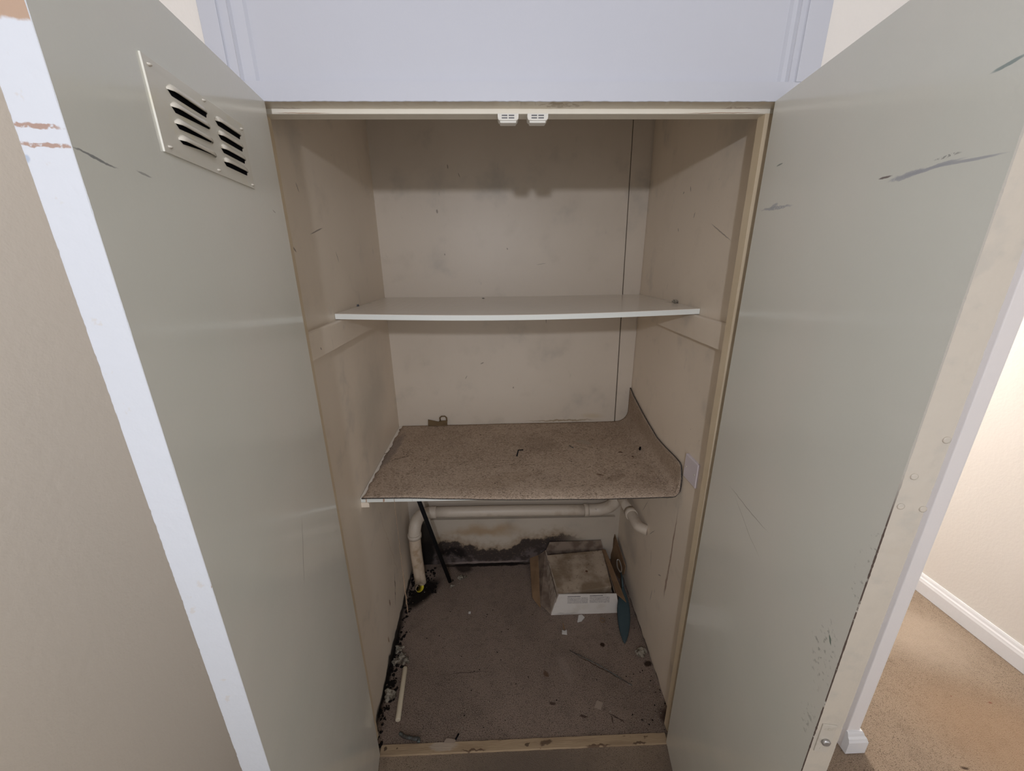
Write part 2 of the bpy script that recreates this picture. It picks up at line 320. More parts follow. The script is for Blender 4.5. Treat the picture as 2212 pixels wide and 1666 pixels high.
m_ink = Mat('dark_grey_ink', (.10,.09,.10), .6, .3).vary(700,(.55,.5,.48),.5,.52,.6,detail=0).m
m_pages = Mat('layered_card_edges', (.46,.39,.33), .8, .2).vary(30,(.28,.22,.18),.45,.6,.8,stretch=(.2,1,1)).m
m_thread = Mat('brown_jute_thread', (.36,.25,.17), .9, .1).bump(200,.0005).m
m_teal = Mat('teal_plastic', (.032,.056,.066), .45, .4).vary(30,(.028,.05,.06),.5,.7,.6).bump(60,.0002).m
m_chrome = Mat('dull_metal', (.42,.41,.40), .35, .5); m_chrome.b.inputs['Metallic'].default_value = .8; m_chrome = m_chrome.bump(60,.0003).m
m_yellow = Mat('yellow_card', (.62,.52,.04), .5, .3).bump(60,.0004).m
m_creampap = Mat('cream_paper', (.40,.32,.23), .8, .2).bump(60,.0006).m
m_tube = Mat('ivory_plastic_rod', (.66,.58,.44), .35, .4).bump(60,.0002).m
m_iron = Mat('dark_iron', (.10,.115,.11), .5, .5).vary(60,(.05,.04,.035),.45,.6,.9).bump(90,.0008).m
m_chipw = Mat('white_chip', (.62,.60,.58), .6, .3).bump(60,.0004).m
m_tan = Mat('tan_paper_square', (.34,.27,.22), .8, .2).bump(60,.0003).m
m_rubble = Mat('grey_plaster_rubble', (.30,.27,.22), .85, .2).vary(60,(.10,.08,.06),.45,.6,.9).bump(90,.002).m
m_dirt = Mat('black_mouldy_dirt', (.014,.011,.010), .95, .1).vary(50,(.16,.12,.09),.64,.70,.8).bump(80,.004).m
m_brack = Mat('brown_card_scrap', (.17,.115,.06), .8, .2).vary(30,(.13,.085,.045),.4,.6,.7).m
m_timber = Mat('painted_batten', (.66,.58,.49), .4, .4).vary(8,(.56,.48,.39),.45,.65,.6).bump(40,.0006).m

# ------------------------------------------------------------------ setting
H = 1.8447; D = 0.8546; TOP = 2.20
FLR = -0.05
# side walls of the cupboard follow the slight splay of the closet
def wx_l(y): return -0.5234 - .0229*(y-.03)/.8246
def wx_r(y): return 0.5292 + .0299*(y-.03)/.8246
bm = bmesh.new(); prism(bm, [(wx_l(.036), .036), (wx_l(D+.05), D+.05), (-.62, D+.05), (-.62, .036)], FLR, TOP)
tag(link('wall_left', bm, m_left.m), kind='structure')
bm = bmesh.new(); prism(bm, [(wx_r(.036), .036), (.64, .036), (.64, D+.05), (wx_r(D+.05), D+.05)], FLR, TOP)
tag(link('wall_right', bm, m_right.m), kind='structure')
# back wall: dark wall proper, in front of it the wide board and, beyond a black gap, the narrow board
bm = bmesh.new(); box(bm, -.66, D+.022, FLR, .68, D+.10, TOP); wb = tag(link('wall_back', bm, m_black), kind='structure')
def rounded_board(bm, x0b, x1b, x0t, x1t, z0, z1, y0, y1, rr=0):
    pts = [(x0b, z0)]
    if rr: pts += [(x1b - rr + rr*math.sin(a), z0 + rr - rr*math.cos(a)) for a in [i*math.pi/2/8 for i in range(9)]]
    else: pts += [(x1b, z0)]
    pts += [(x1t, z1), (x0t, z1)]
    solid(bm, [(x, y0, z) for x, z in pts], (0, y1-y0, 0))
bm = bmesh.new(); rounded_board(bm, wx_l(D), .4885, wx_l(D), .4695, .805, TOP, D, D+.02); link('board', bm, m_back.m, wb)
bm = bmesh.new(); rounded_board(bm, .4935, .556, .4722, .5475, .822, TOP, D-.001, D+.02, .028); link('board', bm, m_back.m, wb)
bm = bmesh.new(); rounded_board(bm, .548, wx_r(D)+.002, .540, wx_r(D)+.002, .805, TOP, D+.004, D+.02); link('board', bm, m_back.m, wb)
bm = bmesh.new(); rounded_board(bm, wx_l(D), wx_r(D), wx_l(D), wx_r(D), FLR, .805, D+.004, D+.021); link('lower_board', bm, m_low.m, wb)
# low mould stained board standing proud of the wall
bm = bmesh.new()
n = 26; top = [(-.432 + .96*i/n, .300 - .012*i/n) for i in range(n+1)]
bot = [(-.40 + .93*i/n, .016 + .006*noise.noise(Vector((i*.9, 0, 3)))) for i in range(n+1)]
for i in range(n):
    solid(bm, [(bot[i][0], D-.016, bot[i][1]), (bot[i+1][0], D-.016, bot[i+1][1]), (top[i+1][0], D-.016, top[i+1][1]), (top[i][0], D-.016, top[i][1])], (0, .02, 0))
bmesh.ops.remove_doubles(bm, verts=bm.verts, dist=.0002)
link('skirting_board', bm, m_low.m, wb)

bm = bmesh.new(); box(bm, -.64, -.0, TOP, .66, D+.1, TOP+.05); tag(link('ceiling', bm, m_wallcream), kind='structure')
# floors
bm = bmesh.new(); box(bm, -.56, .03, FLR, .58, D+.02, 0.0); fl = tag(link('floor', bm, m_cfloor), kind='structure')
bm = bmesh.new(); box(bm, -1.0, -2.6, FLR, 2.2, .03, -.002); box(bm, 1.13, .03, FLR, 2.2, 2.4, -.002); tag(link('floor', bm, m_clanding), kind='structure')
# room walls
bm = bmesh.new(); box(bm, -1.0, .012, FLR, -.56, .036, 2.45); tag(link('wall_front_left', bm, m_wallhall), kind='structure')
bm = bmesh.new(); box(bm, .56, .012, FLR, 1.105, .036, 2.45); tag(link('wall_front_right', bm, m_wallhall), kind='structure')
bm = bmesh.new(); box(bm, -.9, -2.4, FLR, -.8, .012, 2.45); tag(link('wall_outer_left', bm, m_wallcream), kind='structure')
bm = bmesh.new(); box(bm, 1.99, -2.4, FLR, 2.1, 2.4, 2.45); tag(link('wall_hall', bm, m_wallhall), kind='structure')
bm = bmesh.new(); box(bm, .64, 2.4, FLR, 2.1, 2.5, 2.45); tag(link('wall_hall_end', bm, m_wallhall), kind='structure')
bm = bmesh.new(); box(bm, -.9, -2.4, 2.45, 2.1, 2.5, 2.55); tag(link('ceiling', bm, m_ceil), kind='structure')
# nib wall end between cupboard and hall, with its own bit of baseboard
bm = bmesh.new(); box(bm, 1.062, -.030, FLR, 1.105, 2.4, 2.45, bevel=.002); tag(link('wall_nib', bm, m_nib), kind='structure')
def skirt_profile(bm, path, h, t, mi=0):
    """moulded skirting swept round a plan path; offsets to the right-hand side of travel"""
    prof = [(0, 0), (t, 0), (t, h*.62), (t*.86, h*.70), (t*.80, h*.76), (t*.55, h*.82), (t*.42, h*.93), (t*.25, h), (0, h)]
    rings = []
    for i, p in enumerate(path):
        a = Vector(path[max(i-1, 0)]); b = Vector(p); c = Vector(path[min(i+1, len(path)-1)])
        d1 = (b-a).normalized() if i else (c-b).normalized(); d2 = (c-b).normalized() if i < len(path)-1 else d1
        n1 = Vector((d1.y, -d1.x)); n2 = Vector((d2.y, -d2.x)); nn = (n1+n2); nn = nn/(nn.dot(n1))
        rings.append([bm.verts.new((b.x+nn.x*o, b.y+nn.y*o, z)) for o, z in prof])
    for a, b in zip(rings, rings[1:]):
        for k in range(len(prof)-1): bm.faces.new((a[k], b[k], b[k+1], a[k+1])).material_index = mi
    for r in (rings[0], rings[-1]): bm.faces.new(r)
bm = bmesh.new(); skirt_profile(bm, [(1.060, -.029), (1.106, -.029), (1.106, 2.39)], .082, .020); tag(link('baseboard_nib', bm, m_bb), kind='structure')
bm = bmesh.new(); skirt_profile(bm, [(1.990, 2.39), (1.990, -2.39)], .096, .016); tag(link('baseboard_hall', bm, m_bb), kind='structure')

# face frame of the cupboard and door stops
bm = bmesh.new()
box(bm, -.566, 0, FLR, -.504, .036, H+.0315, bevel=.0015); box(bm, .506, 0, FLR, .556, .036, H+.0315, bevel=.0015)
tag(link('trim_1', bm, m_white), kind='structure')
bm = bmesh.new()
box(bm, -.566, 0, H+.0315, -.534, .036, 2.42, bevel=.0012); box(bm, .513, 0, H+.0315, .556, .036, 2.42, bevel=.0012)
tag(link('trim_2', bm, m_white), kind='structure')
# lintel rail: white front with a ragged paint edge, cream underside
bm = bmesh.new(); N = 150
row = []
for i in range(N+1):
    x = -.5045 + 1.011*i/N; dz = .0006*noise.noise(Vector((i*.6, 1, 0))) + .0004*random.uniform(-1, 1)
    row.append([bm.verts.new((x, 0, H+.0315)), bm.verts.new((x, 0, H+.0006+dz)), bm.verts.new((x, .0012, H+dz)), bm.verts.new((x, .036, H)), bm.verts.new((x, .036, H+.0315))])
for a, b in zip(row, row[1:]):
    for k, mi in ((0,0),(1,0),(2,1),(3,1),(4,0)):
        bm.faces.new((a[k], b[k], b[(k+1) % 5], a[(k+1) % 5])).material_index = mi
for r in (row[0], row[-1]): bm.faces.new(r)
tag(link('trim_3', bm, [m_white, m_lintel]), kind='structure')
# stops (planted strips) head, left and right
bm = bmesh.new(); box(bm, -.522, .036, H-.0085, .530, .068, H+.05, bevel=.0016); tag(link('trim_4', bm, m_stop), kind='structure')
def jamb(x0b, x1b, x0t, x1t):
    bm = bmesh.new(); n = 40
    for i in range(n):
        z0 = 0.002 + (H-.010)*i/n; z1 = 0.002 + (H-.010)*(i+1)/n
        t0, t1 = i/n, (i+1)/n; j = lambda t: .0008*noise.noise(Vector((t*30, x0b, 2)))
        a = [x0b+(x0t-x0b)*t0+j(t0), x0b+(x0t-x0b)*t1+j(t1)]; b = [x1b+(x1t-x1b)*t0+(j(t0) if x1b < 0 else 0), x1b+(x1t-x1b)*t1+(j(t1) if x1b < 0 else 0)]
        solid(bm, [(a[0], .036, z0), (b[0], .036, z0), (b[1], .036, z1), (a[1], .036, z1)], (0, .024, 0))
    bmesh.ops.remove_doubles(bm, verts=bm.verts, dist=.0003)
    return bm
tag(link('trim_5', jamb(-.524, -.5035, -.524, -.5035), m_trim), kind='structure')
tag(link('trim_6', jamb(.499, .532, .4865, .532), m_trim), kind='structure')

# upper cupboard front: recessed stepped panel
t = empty('cupboard_front', (0, 0, H+.0308)); tag(t, 'white recessed upper cupboard front with stepped moulding above the opening', 'cupboard front')
def strip(bm, pts, z0, z1):
    for a, b in zip(pts, pts[1:]):
        v = [bm.verts.new((a[0], a[1], z0)), bm.verts.new((b[0], b[1], z0)), bm.verts.new((b[0], b[1], z1)), bm.verts.new((a[0], a[1], z1))]; bm.faces.new(v)
z0, z1 = 0, 2.42-H-.033
bm = bmesh.new(); box(bm, -.4895, .014, z0+.0005, .4865, .034, z1); link('panel', bm, m_white, t)
for sgn, xs in ((-1, (-.5335, -.515, -.4875)), (1, (.5125, .499, .4845))):
    bm = bmesh.new(); a, b, c = xs
    poly = [(a + sgn*.001, .0015), (a - sgn*.001, .0045), (b + sgn*.003, .0045), (b + sgn*.0005, .0025), (b - sgn*.003, .0075), (c + sgn*.005, .0095), (c, .0145), (c, .030), (a + sgn*.001, .030)]
    prism(bm, poly if sgn < 0 else poly[::-1], z0, z1); link('moulding', bm, m_white, t)
bm = bmesh.new()
solid(bm, [(-.533, .0005, 0), (-.533, .003, .0012), (-.533, .004, .0022), (-.533, .0145, .0045), (-.533, .03, .0045), (-.533, .03, 0)], (1.045, 0, 0)); link('bottom_bead', bm, m_white, t)

# threshold
bm = bmesh.new(); n = 60; rows = []
for i in range(n+1):
    x = -.484 + .972*i/n; j = .0012*noise.noise(Vector((i*.45, 0, 0))); k = .0012*noise.noise(Vector((i*.45, 9, 0))); z = .004+.0006*noise.noise(Vector((i*.3, 5, 0)))
    rows.append([bm.verts.new(p) for p in ((x, .0+j, -.01), (x, .0+j, z-.001), (x, .0015+j, z), (x, .031+k, z), (x, .032+k, -.01))])
for a, b in zip(rows, rows[1:]):
    for k in range(5): bm.faces.new((a[k], b[k], b[(k+1) % 5], a[(k+1) % 5]))
for r in (rows[0], rows[-1]): bm.faces.new(r)
th = link('threshold_strip', bm, m_thr); tag(th, 'scuffed bare timber threshold strip across the bottom of the cupboard opening', 'threshold')

# ------------------------------------------------------------------ doors
def make_door(name, hinge, u, side, mats, label):
    """local x runs from hinge to free edge, local y is the outward thickness, z up"""
    ang = math.atan2(u[1], u[0]); L = .4807; T = .0355; zb = .012; zt = H
    root = empty(name, (hinge[0], hinge[1], 0), (0, 0, ang)); tag(root, label, None, None, 'structure')
    s = side  # outward thickness sign in local y
    def body(zlo, zhi, n, mats_, nm, jit):
        bm = bmesh.new(); rows = []
        for i in range(n+1):
            z = zlo + (zhi-zlo)*i/n
            def j(k): 
                q = noise.noise(Vector((z*60, k*7.3, 1.7)))*.6 + noise.noise(Vector((z*220, k*3.1, 4)))*.6
                return jit*max(0, q)*2.2
            a, b = j(1), j(2)
            c_ = .0005 if s < 0 else .0011; a *= .45 if s < 0 else .7
            ring = [(0, 0), (L-c_-a, 0), (L, s*(c_+a)), (L, s*(T-.0008-b)), (L-.0008-b, s*T), (0, s*T)]
            rows.append([bm.verts.new((x, y, z)) for x, y in ring])
        for a, b in zip(rows, rows[1:]):
            for k, mi in enumerate((0, 2, 1, 3, 3, 3)):
                f = bm.faces.new((a[k], a[(k+1) % 6], b[(k+1) % 6], b[k])); f.material_index = mi
        bm.faces.new(rows[0]).material_index = 3; bm.faces.new(rows[-1]).material_index = 2
        return link(nm, bm, mats_, root)
    b = body(zb, zt, 520, mats, 'door_panel', .0007)
    return root
ul = Vector((-.4047+.4796, -.4748)).normalized(); ur = Vector((.4074-.4796, -.4731)).normalized()
door_l = make_door('door_1', (-.4796, 0), ul, -1, [m_dl, m_de_l, m_chip_l, m_white], 'open left cupboard door with louvred vent, cream inside and chipped white edge')
door_r = make_door('door_2', (.4796, 0), ur, 1, [m_dr, m_de_r, m_chip_r, m_white], 'open right cupboard door, cream inside with grey scrapes')

# vent on the left door (inner face is local y = 0, the room side of it is local +y)
vent = None
pa0, pa1, pz0, pz1 = .126, .355, 1.678, 1.770
bm = bmesh.new(); box(bm, pa0, .0, pz0, pa1, .0022, pz1, bevel=.0005); vent = link('vent_plate', bm, m_vent, door_l)
def louvre(a0, a1, z, dep, slot):
    bm = bmesh.new(); n = 6; hgt = .0078; rows = []
    segs = 12
    for i in range(segs+1):
        f = i/segs; a = a0 + (a1-a0)*f
        e = min(1, min(f, 1-f)*segs/1.5); e = math.sin(e*math.pi/2)
        ring = []
        for k in range(n+1):
            th_ = k/n*math.pi/2
            ring.append(bm.verts.new((a, .0022 + dep*e*math.cos(th_), z + .001 + (hgt)*(.25+.75*e)*math.sin(th_))))
        rows.append(ring)
    for a, b in zip(rows, rows[1:]):
        for k in range(n): 
            f = bm.faces.new((a[k], b[k], b[k+1], a[k+1])); f.smooth = True
    o = link('louvre', bm, m_hood, vent)
    md = o.modifiers.new('t', 'SOLIDIFY'); md.thickness = .0006; md.offset = 0
    h0, h1, f = slot
    am = a1-.004 + (a0+.003-a1+.004)*f
    bm = bmesh.new(); solid(bm, [(a1-.001, .0027, z+.0018), (a1-.007, .0027, z+.0018-h0), (am, .0027, z+.0018-h1), (am-.0015, .0027, z+.0015), (a0+.003, .0027, z+.003), (a1-.006, .0027, z+.004)], (0, -.0008, 0))
    link('slot', bm, m_black, vent)
for i, sl_ in enumerate(((.0052, .0048, 1), (.0052, .0012, 1), (.0048, .0008, .95), (.0036, .0004, .55))): louvre(.240, .322, 1.7475-.0168*i, .0050, sl_)
for i in range(4): louvre(.146, .220, 1.7475-.0168*i, .0050, (.0052, .0050, 1))
for a, z in ((.345, 1.762), (.344, 1.685), (.135, 1.683), (.136, 1.762), (.240, 1.765), (.24,1.683)):
    bm = bmesh.new(); lump(bm, (a, .0022, z), .0032, .5, 2, 0)
    link('screw', bm, m_screw, vent, smooth=True)
# fittings on the right door's free edge
def edge_local(x, z, root, u):  # world x on the end face -> local y
    return x
bm = bmesh.new(); box(bm, .4800, .006, .842, .4822, .026, .902, bevel=.0006); bp = link('bolt_plate', bm, m_bolt, door_r)
bm = bmesh.new(); tube(bm, [(.4815, .017, .866), (.4850, .017, .866), (.4862, .017, .866)], [.0062, .0060, .0040], 16); link('bolt', bm, m_chrome, bp)
for y_, z_ in ((.017, .893), (.015, .850)):
    bm = bmesh.new(); tube(bm, [(.4815, y_, z_), (.4828, y_, z_)], .0028, 12); link('screw', bm, m_bolt, bp)
for y_, z_ in ((.011, 1.318), (.032, 1.276), (.008, 1.278), (.030, 1.365)):
    bm = bmesh.new(); tube(bm, [(.4800, y_, z_), (.4815, y_, z_), (.4818, y_, z_)], [.0042, .0040, .0028], 14); link('screw', bm, m_de_r, door_r)

# ------------------------------------------------------------------ shelves
S1 = 1.4236; Y1 = .2833; S2 = .8208; Y2 = .2668
def shelf_mesh(x0, x1, y0, y1, zt, th, sag, yx=None):
    bm = bmesh.new(); n = 40; rows = []
    for i in range(n+1):
        f = i/n; dz = -sag*math.sin(math.pi*f); 
        xf = x0(y0)+(x1(y0)-x0(y0))*f; xb = x0(y1)+(x1(y1)-x0(y1))*f
        rows.append([bm.verts.new(p) for p in ((xf, y0, -th+dz), (xf, y0, dz-.001), (xf, y0+.001, dz), (xb, y1, dz*.3), (xb, y1, -th+dz*.3))])
    for a, b in zip(rows, rows[1:]):
        for k in range(5): bm.faces.new((a[k], b[k], b[(k+1) % 5], a[(k+1) % 5])).material_index = 1 if k == 0 else 0
    for r in (rows[0], rows[-1]): bm.faces.new(r).material_index = 1
    return bm
o = link('shelf', shelf_mesh(lambda y: wx_l(y)+.001, lambda y: wx_r(y)-.001, Y1, D-.001, S1, .0155, .0105), [m_shelf, m_shelfedge], None, (0, 0, S1))
tag(o, 'upper white sagging shelf board, bare, half way up the cupboard', 'shelf')
o = link('shelf', shelf_mesh(lambda y: wx_l(y)+.001, lambda y: wx_r(y)-.001, Y2, D-.001, S2, .018, .003), [m_shelf, m_shelfedge], None, (0, 0, S2))
tag(o, 'lower white shelf board under the piece of brown carpet', 'shelf')
m = Mat('white_shelf_edge_low', (.76,.78,.74), .35, .4, 'xz').mark(-.513,-.03,-.510,.01,.003,(.45,.27,.17),.8,.5,(.004,90)).mark(-.455,-.03,-.452,.01,.004,(.40,.24,.16),.85,.5,(.006,90)).mark(-.36,-.03,-.36,.01,.001,(.45,.40,.34),.6).bump(60,.0003).m
o.data.materials[1] = m
# battens
def batten(y0, z0, h, t, side, label, y1=D):
    f = wx_l if side < 0 else wx_r
    bm = bmesh.new(); e = .004
    prof = lambda y: [(f(y), z0), (f(y)-side*t, z0), (f(y)-side*t, z0+h-e), (f(y)-side*(t-e), z0+h), (f(y), z0+h)]
    a = [bm.verts.new((x, y0, z)) for x, z in prof(y0)]; b = [bm.verts.new((x, y1, z)) for x, z in prof(y1)]
    for k in range(5): bm.faces.new((a[k], a[(k+1) % 5], b[(k+1) % 5], b[k]))
    bm.faces.new(a); bm.faces.new(b)
    o = link('shelf_batten', bm, m_left.m if side < 0 else m_right.m); tag(o, label, 'batten'); return o
batten(.062, 1.336, .0695, .017, -1, 'cream batten on the left wall under the upper white shelf')
batten(.062, 1.336, .0695, .017, 1, 'cream batten on the right wall under the upper white shelf')
batten(Y2, .783, .0185, .026, -1, 'short ended batten on the left wall under the lower carpeted shelf')
batten(Y2+.03, .783, .0185, .026, 1, 'batten on the right wall hidden under the lower carpeted shelf')

# carpet offcut on the lower shelf, curling up the right wall
NX, NY = 90, 46
def curl_h(y):
    pts = [(.235, .880), (.25, .925), (.30, .925), (.40, .918), (.474, .917), (.56, .930), (.66, .948), (.80, .978), (.86, 1.0)]
    for (a, za), (b, zb) in zip(pts, pts[1:]):
        if y <= b: return za + (zb-za)*max(0, (y-a))/(b-a)
    return pts[-1][1]
XW = wx_r(.5) - .012
bm = bmesh.new(); grid = []
for j in range(NY+1):
    fy = j/NY; row = []; R_ = .020 + .035*min(1, fy*1.6)
    xw = wx_r(.25 + .6*fy) - .009
    hgt = curl_h(.235 + .615*fy) - S2 - .006
    flat = (xw - R_) + .519; arc = R_*math.pi/2; total = flat + arc + max(.001, hgt - R_)
    for i in range(NX+1):
        s_ = total*i/NX
        jl = .004*noise.noise(Vector((j*.9, 3, 0))) + .004*random.uniform(-1, 1) if i == 0 else 0
        yf = .258 - .025*min(1, max(0, (s_-.15)/.6)) + .006*max(0, (s_-flat)/.1)
        if s_ - flat > arc: yf += .0
        yb = D - .004
        y = yf + (yb-yf)*fy
        if s_ <= flat: x, z = -.519 + s_ + jl - .012*fy, 0
        elif s_ <= flat+arc: a = (s_-flat)/R_; x, z = xw - R_ + R_*math.sin(a), R_ - R_*math.cos(a)
        else: x, z = xw, R_ + s_ - flat - arc
        # slight rumple, and the front droops over the board edge
        z += .0012*noise.noise(Vector((x*9, y*9, 0))) + .004
        if fy < .06 and s_ <= flat+.03: z -= .011*min(1, max(0, (s_-.02)/.42))*(1-fy/.06)
        row.append(bm.verts.new((x, y, S2 + .001 + z)))
    grid.append(row)
for a, b in zip(grid, grid[1:]):
    for k in range(NX): bm.faces.new((a[k], a[k+1], b[k+1], b[k]))
# round the upper front corner of the curl is given by curl_h
crp = link('carpet_piece', bm, [m_cshelf, m_bind], smooth=True)
md = crp.modifiers.new('thick', 'SOLIDIFY'); md.thickness = .005; md.offset = -1; md.material_offset_rim = 1
crp.data.update()
if crp.data.polygons[0].normal.z < 0: crp.data.flip_normals()
tag(crp, 'dirty brown carpet offcut on the lower shelf, curling up the right wall', 'carpet')

# ------------------------------------------------------------------ pipes
t = empty('waste_pipe', (0, 0, 0)); tag(t, 'cream painted pipe along the back wall, dropping to the floor at left', 'pipe')
bm = bmesh.new(); tube(bm, smooth_path([(-.40, .812, .366), (0, .814, .361), (.365, .815, .352)], 4), .027, 20); link('pipe', bm, m_pipe, t, smooth=True)
bm = bmesh.new(); tube(bm, smooth_path([(-.395, .812, .366), (-.44, .808, .366), (-.475, .785, .362), (-.487, .752, .348), (-.492, .735, .318), (-.493, .73, .290)], 5), .030, 20); link('elbow', bm, m_pipe, t, smooth=True)
bm = bmesh.new(); tube(bm, smooth_path([(-.493, .73, .30), (-.494, .729, .2), (-.491, .73, .1), (-.488, .732, .0)], 6), .0285, 20); link('downpipe', bm, m_pipemold, t, smooth=True)
bm = bmesh.new(); tube(bm, [(-.493, .73, .305), (-.493, .73, .285)], .033, 20); link('collar', bm, m_pipe, t)
bm = bmesh.new(); tube(bm, [(.355, .815, .352), (.378, .815, .352)], .0315, 20); link('collar', bm, m_pipe, t)
bm = bmesh.new(); tube(bm, smooth_path([(.375, .815, .352), (.43, .81, .356), (.475, .795, .380), (.500, .78, .42), (.505, .775, .46)], 5), .029, 20); link('elbow', bm, m_pipe, t, smooth=True)
t = empty('branch_pipe', (.5, .6, .45)); tag(t, 'short cream painted pipe on the right wall under the lower shelf, bending into the wall', 'pipe')
P = lambda l: [(x-.5, y-.6, z-.45) for x, y, z in l]
bm = bmesh.new(); tube(bm, P([(.500, .80, .478), (.508, .70, .486), (.512, .59, .492)]), .021, 18); link('pipe', bm, m_pipe, t, smooth=True)
bm = bmesh.new(); tube(bm, P([(.512, .605, .491), (.512, .575, .492)]), .0265, 18); link('collar', bm, m_pipe, t)
bm = bmesh.new(); tube(bm, P(smooth_path([(.512, .59, .492), (.512, .54, .492), (.517, .50, .490), (.545, .478, .488)], 5)), .0225, 18); link('elbow', bm, m_pipe, t, smooth=True)

# ------------------------------------------------------------------ fittings
def catch(x, label):
    t = empty('door_catch', (x, .036, H-.0085)); tag(t, label, 'catch', 'magnetic catches under the lintel')
    bm = bmesh.new(); pr = [(-.0205, 0)] + [(-.0145-.006*math.cos(q*math.pi/10), -.0065-.0055*math.sin(q*math.pi/10)) for q in range(6)] + [(.0145+.006*math.sin(q*math.pi/10), -.0065-.0055*math.cos(q*math.pi/10)) for q in range(6)] + [(.0205, 0)]
    solid(bm, [(x_, -.004, z_) for x_, z_ in pr], (0, .024, 0)); bmesh.ops.bevel(bm, geom=[e for e in bm.edges if abs(e.verts[0].co.y+.004) < 1e-5 and abs(e.verts[1].co.y+.004) < 1e-5], offset=.0012, segments=2, affect='EDGES'); link('housing', bm, m_catch, t, smooth=False)
    bm = bmesh.new(); box(bm, -.0165, -.001, -.0155, .0165, .019, -.0105, bevel=.002); link('base', bm, m_catch, t)
    for i in range(2):
        for k in range(2):
            bm = bmesh.new(); box(bm, -.0125+.0135*i, -.0046, -.0048-.0042*k, -.0015+.0135*i, -.0036, -.0028-.0042*k); link('magnet_plate', bm, m_grey, t)
catch(-.030, 'left one of two small cream magnetic catches under the cupboard lintel')
catch(.0285, 'right one of two small cream magnetic catches under the cupboard lintel')

t = empty('blanking_plate', (.5335, .187, .939)); tag(t, 'white plastic blanking plate on the right wall beside the curled carpet', 'wall plate')
bm = bmesh.new(); box(bm, -.007, -.040, -.040, .003, .040, .040, bevel=.0025); link('plate', bm, m_switch, t)
for y in (-.0265, .0265):
    bm = bmesh.new(); tube(bm, [(-.0065, y, 0), (-.0078, y, 0), (-.0082, y, 0)], [.0032, .0030, .002], 12); link('screw', bm, m_screw, t)

# brown bracket-like card scrap behind the carpet at the back of the lower shelf
t = empty('card_scrap', (-.36, D-.012, S2+.005)); 
bm = bmesh.new(); solid(bm, [(-.046, 0, 0), (.045, 0, 0), (.045, 0, .026), (.008, 0, .024), (.004, 0, .020), (-.044, 0, .032)], (0, .004, 0)); link('sheet', bm, m_brack, t)
bm = bmesh.new(); tube(bm, [(.013, .002, .022), (.012, .002, .040), (.020, .002, .047), (.036, .002, .047), (.043, .002, .040), (.0435, .002, .022)], .0032, 8); link('loop', bm, m_brack, t)
tag(t, 'brown card scrap with a small loop at the back of the carpeted shelf', 'card scrap')

# black rod leaning from the lower shelf's underside to the floor
t = None
a = Vector((-.338, .731, .0045)); b = Vector((-.470, .592, .790)); d = (b-a)
bm = bmesh.new(); tube(bm, [(0, 0, 0), d*.5, d], .0095, 12)
o = link('leaning_rod', bm, m_rod, None, a, smooth=True); tag(o, 'black rod leaning between the cupboard floor and the lower shelf', 'rod')

# ------------------------------------------------------------------ cardboard box with its contents
bx = empty('cardboard_box', (.155, .515, 0.001)); tag(bx, 'open stained cardboard box with white printed front, on the floor under the lower shelf', 'box')
q = math.radians(0)
bm = bmesh.new()   # front side (white, printed) leaning a little
solid(bm, [(.000, 0, 0), (.322, .000, 0), (.302, .008, .104), (.030, .008, .112)], (0, .004, 0)); fr = link('front_side', bm, m_label, bx)
for i, (xa, xb) in enumerate(((.075, .170), (.178, .270))):
    bm = bmesh.new()
    sl = lambda x, z: (x, -.0010 + .0078*z/.112, z)
    solid(bm, [sl(xa, .062), sl(xb, .060), sl(xb, .092), sl(xa, .094)], (0, .0004, 0)); link('printed_text', bm, m_print, fr)
    bm = bmesh.new(); solid(bm, [sl(xa, .098), sl(xa+.06, .0975), sl(xa+.06, .101), sl(xa, .1015)], (0, .0004, 0)); link('printed_heading', bm, m_ink, fr)
bm = bmesh.new(); solid(bm, [(.000, .003, 0), (.030, .006, .112), (.006, .300, .108), (-.010, .300, 0)], (.004, 0, 0)); link('left_side', bm, m_pages, bx)
bm = bmesh.new(); solid(bm, [(.318, .003, 0), (.318, .30, 0), (.306, .30, .100), (.300, .010, .100)], (-.004, 0, 0)); link('right_side', bm, m_cdark, bx)
bm = bmesh.new(); solid(bm, [(-.008, .300, 0), (.316, .300, 0), (.316, .302, .100), (.010, .302, .100)], (0, .004, 0)); link('back_side', bm, m_cdark, bx)
bm = bmesh.new(); solid(bm, [(.008, .303, .098), (.318, .303, .098), (.304, .312, .150), (.030, .312, .148)], (0, .003, 0)); link('back_flap', bm, m_cdark, bx)
bm = bmesh.new(); solid(bm, [(.003, .300, .105), (-.030, .325, .055), (-.045, .05, .012), (-.0, .0, .004)], (.003, 0, .002)); link('left_flap', bm, m_cdark, bx)
bm = bmesh.new(); solid(bm, [(-.031, .325, .054), (-.075, .322, .036), (-.080, .09, .012), (-.045, .035, .006)], (.002, 0, .003)); link('left_flap', bm, m_board, bx)
bm = bmesh.new(); solid(bm, [(-.002, .003, .0), (.022, .006, .100), (.002, .300, .096), (-.022, .300, 0)], (.002, 0, 0)); link('inner_card', bm, m_pages, bx)
bm = bmesh.new(); solid(bm, [(.308, .300, .100), (.326, .290, .104), (.336, -.030, .092), (.302, .012, .100)], (0, 0, .003)); link('right_flap', bm, m_board, bx)
# contents: stacked slabs, top one turned a little
cp = empty('stack_top', (.160, .530, .050))
bm = bmesh.new(); box(bm, .012, .000, 0, .292, .272, .022, bevel=.001); link('slab', bm, m_pages, cp)
bm = bmesh.new(); solid(bm, [(.022, -.002, .024), (.284, .034, .024), (.300, .272, .024), (.004, .246, .024)], (0, 0, .036)); link('cover', bm, m_lid, cp)
tag(cp, 'dusty cream covered stack lying inside the open cardboard box', 'stack')
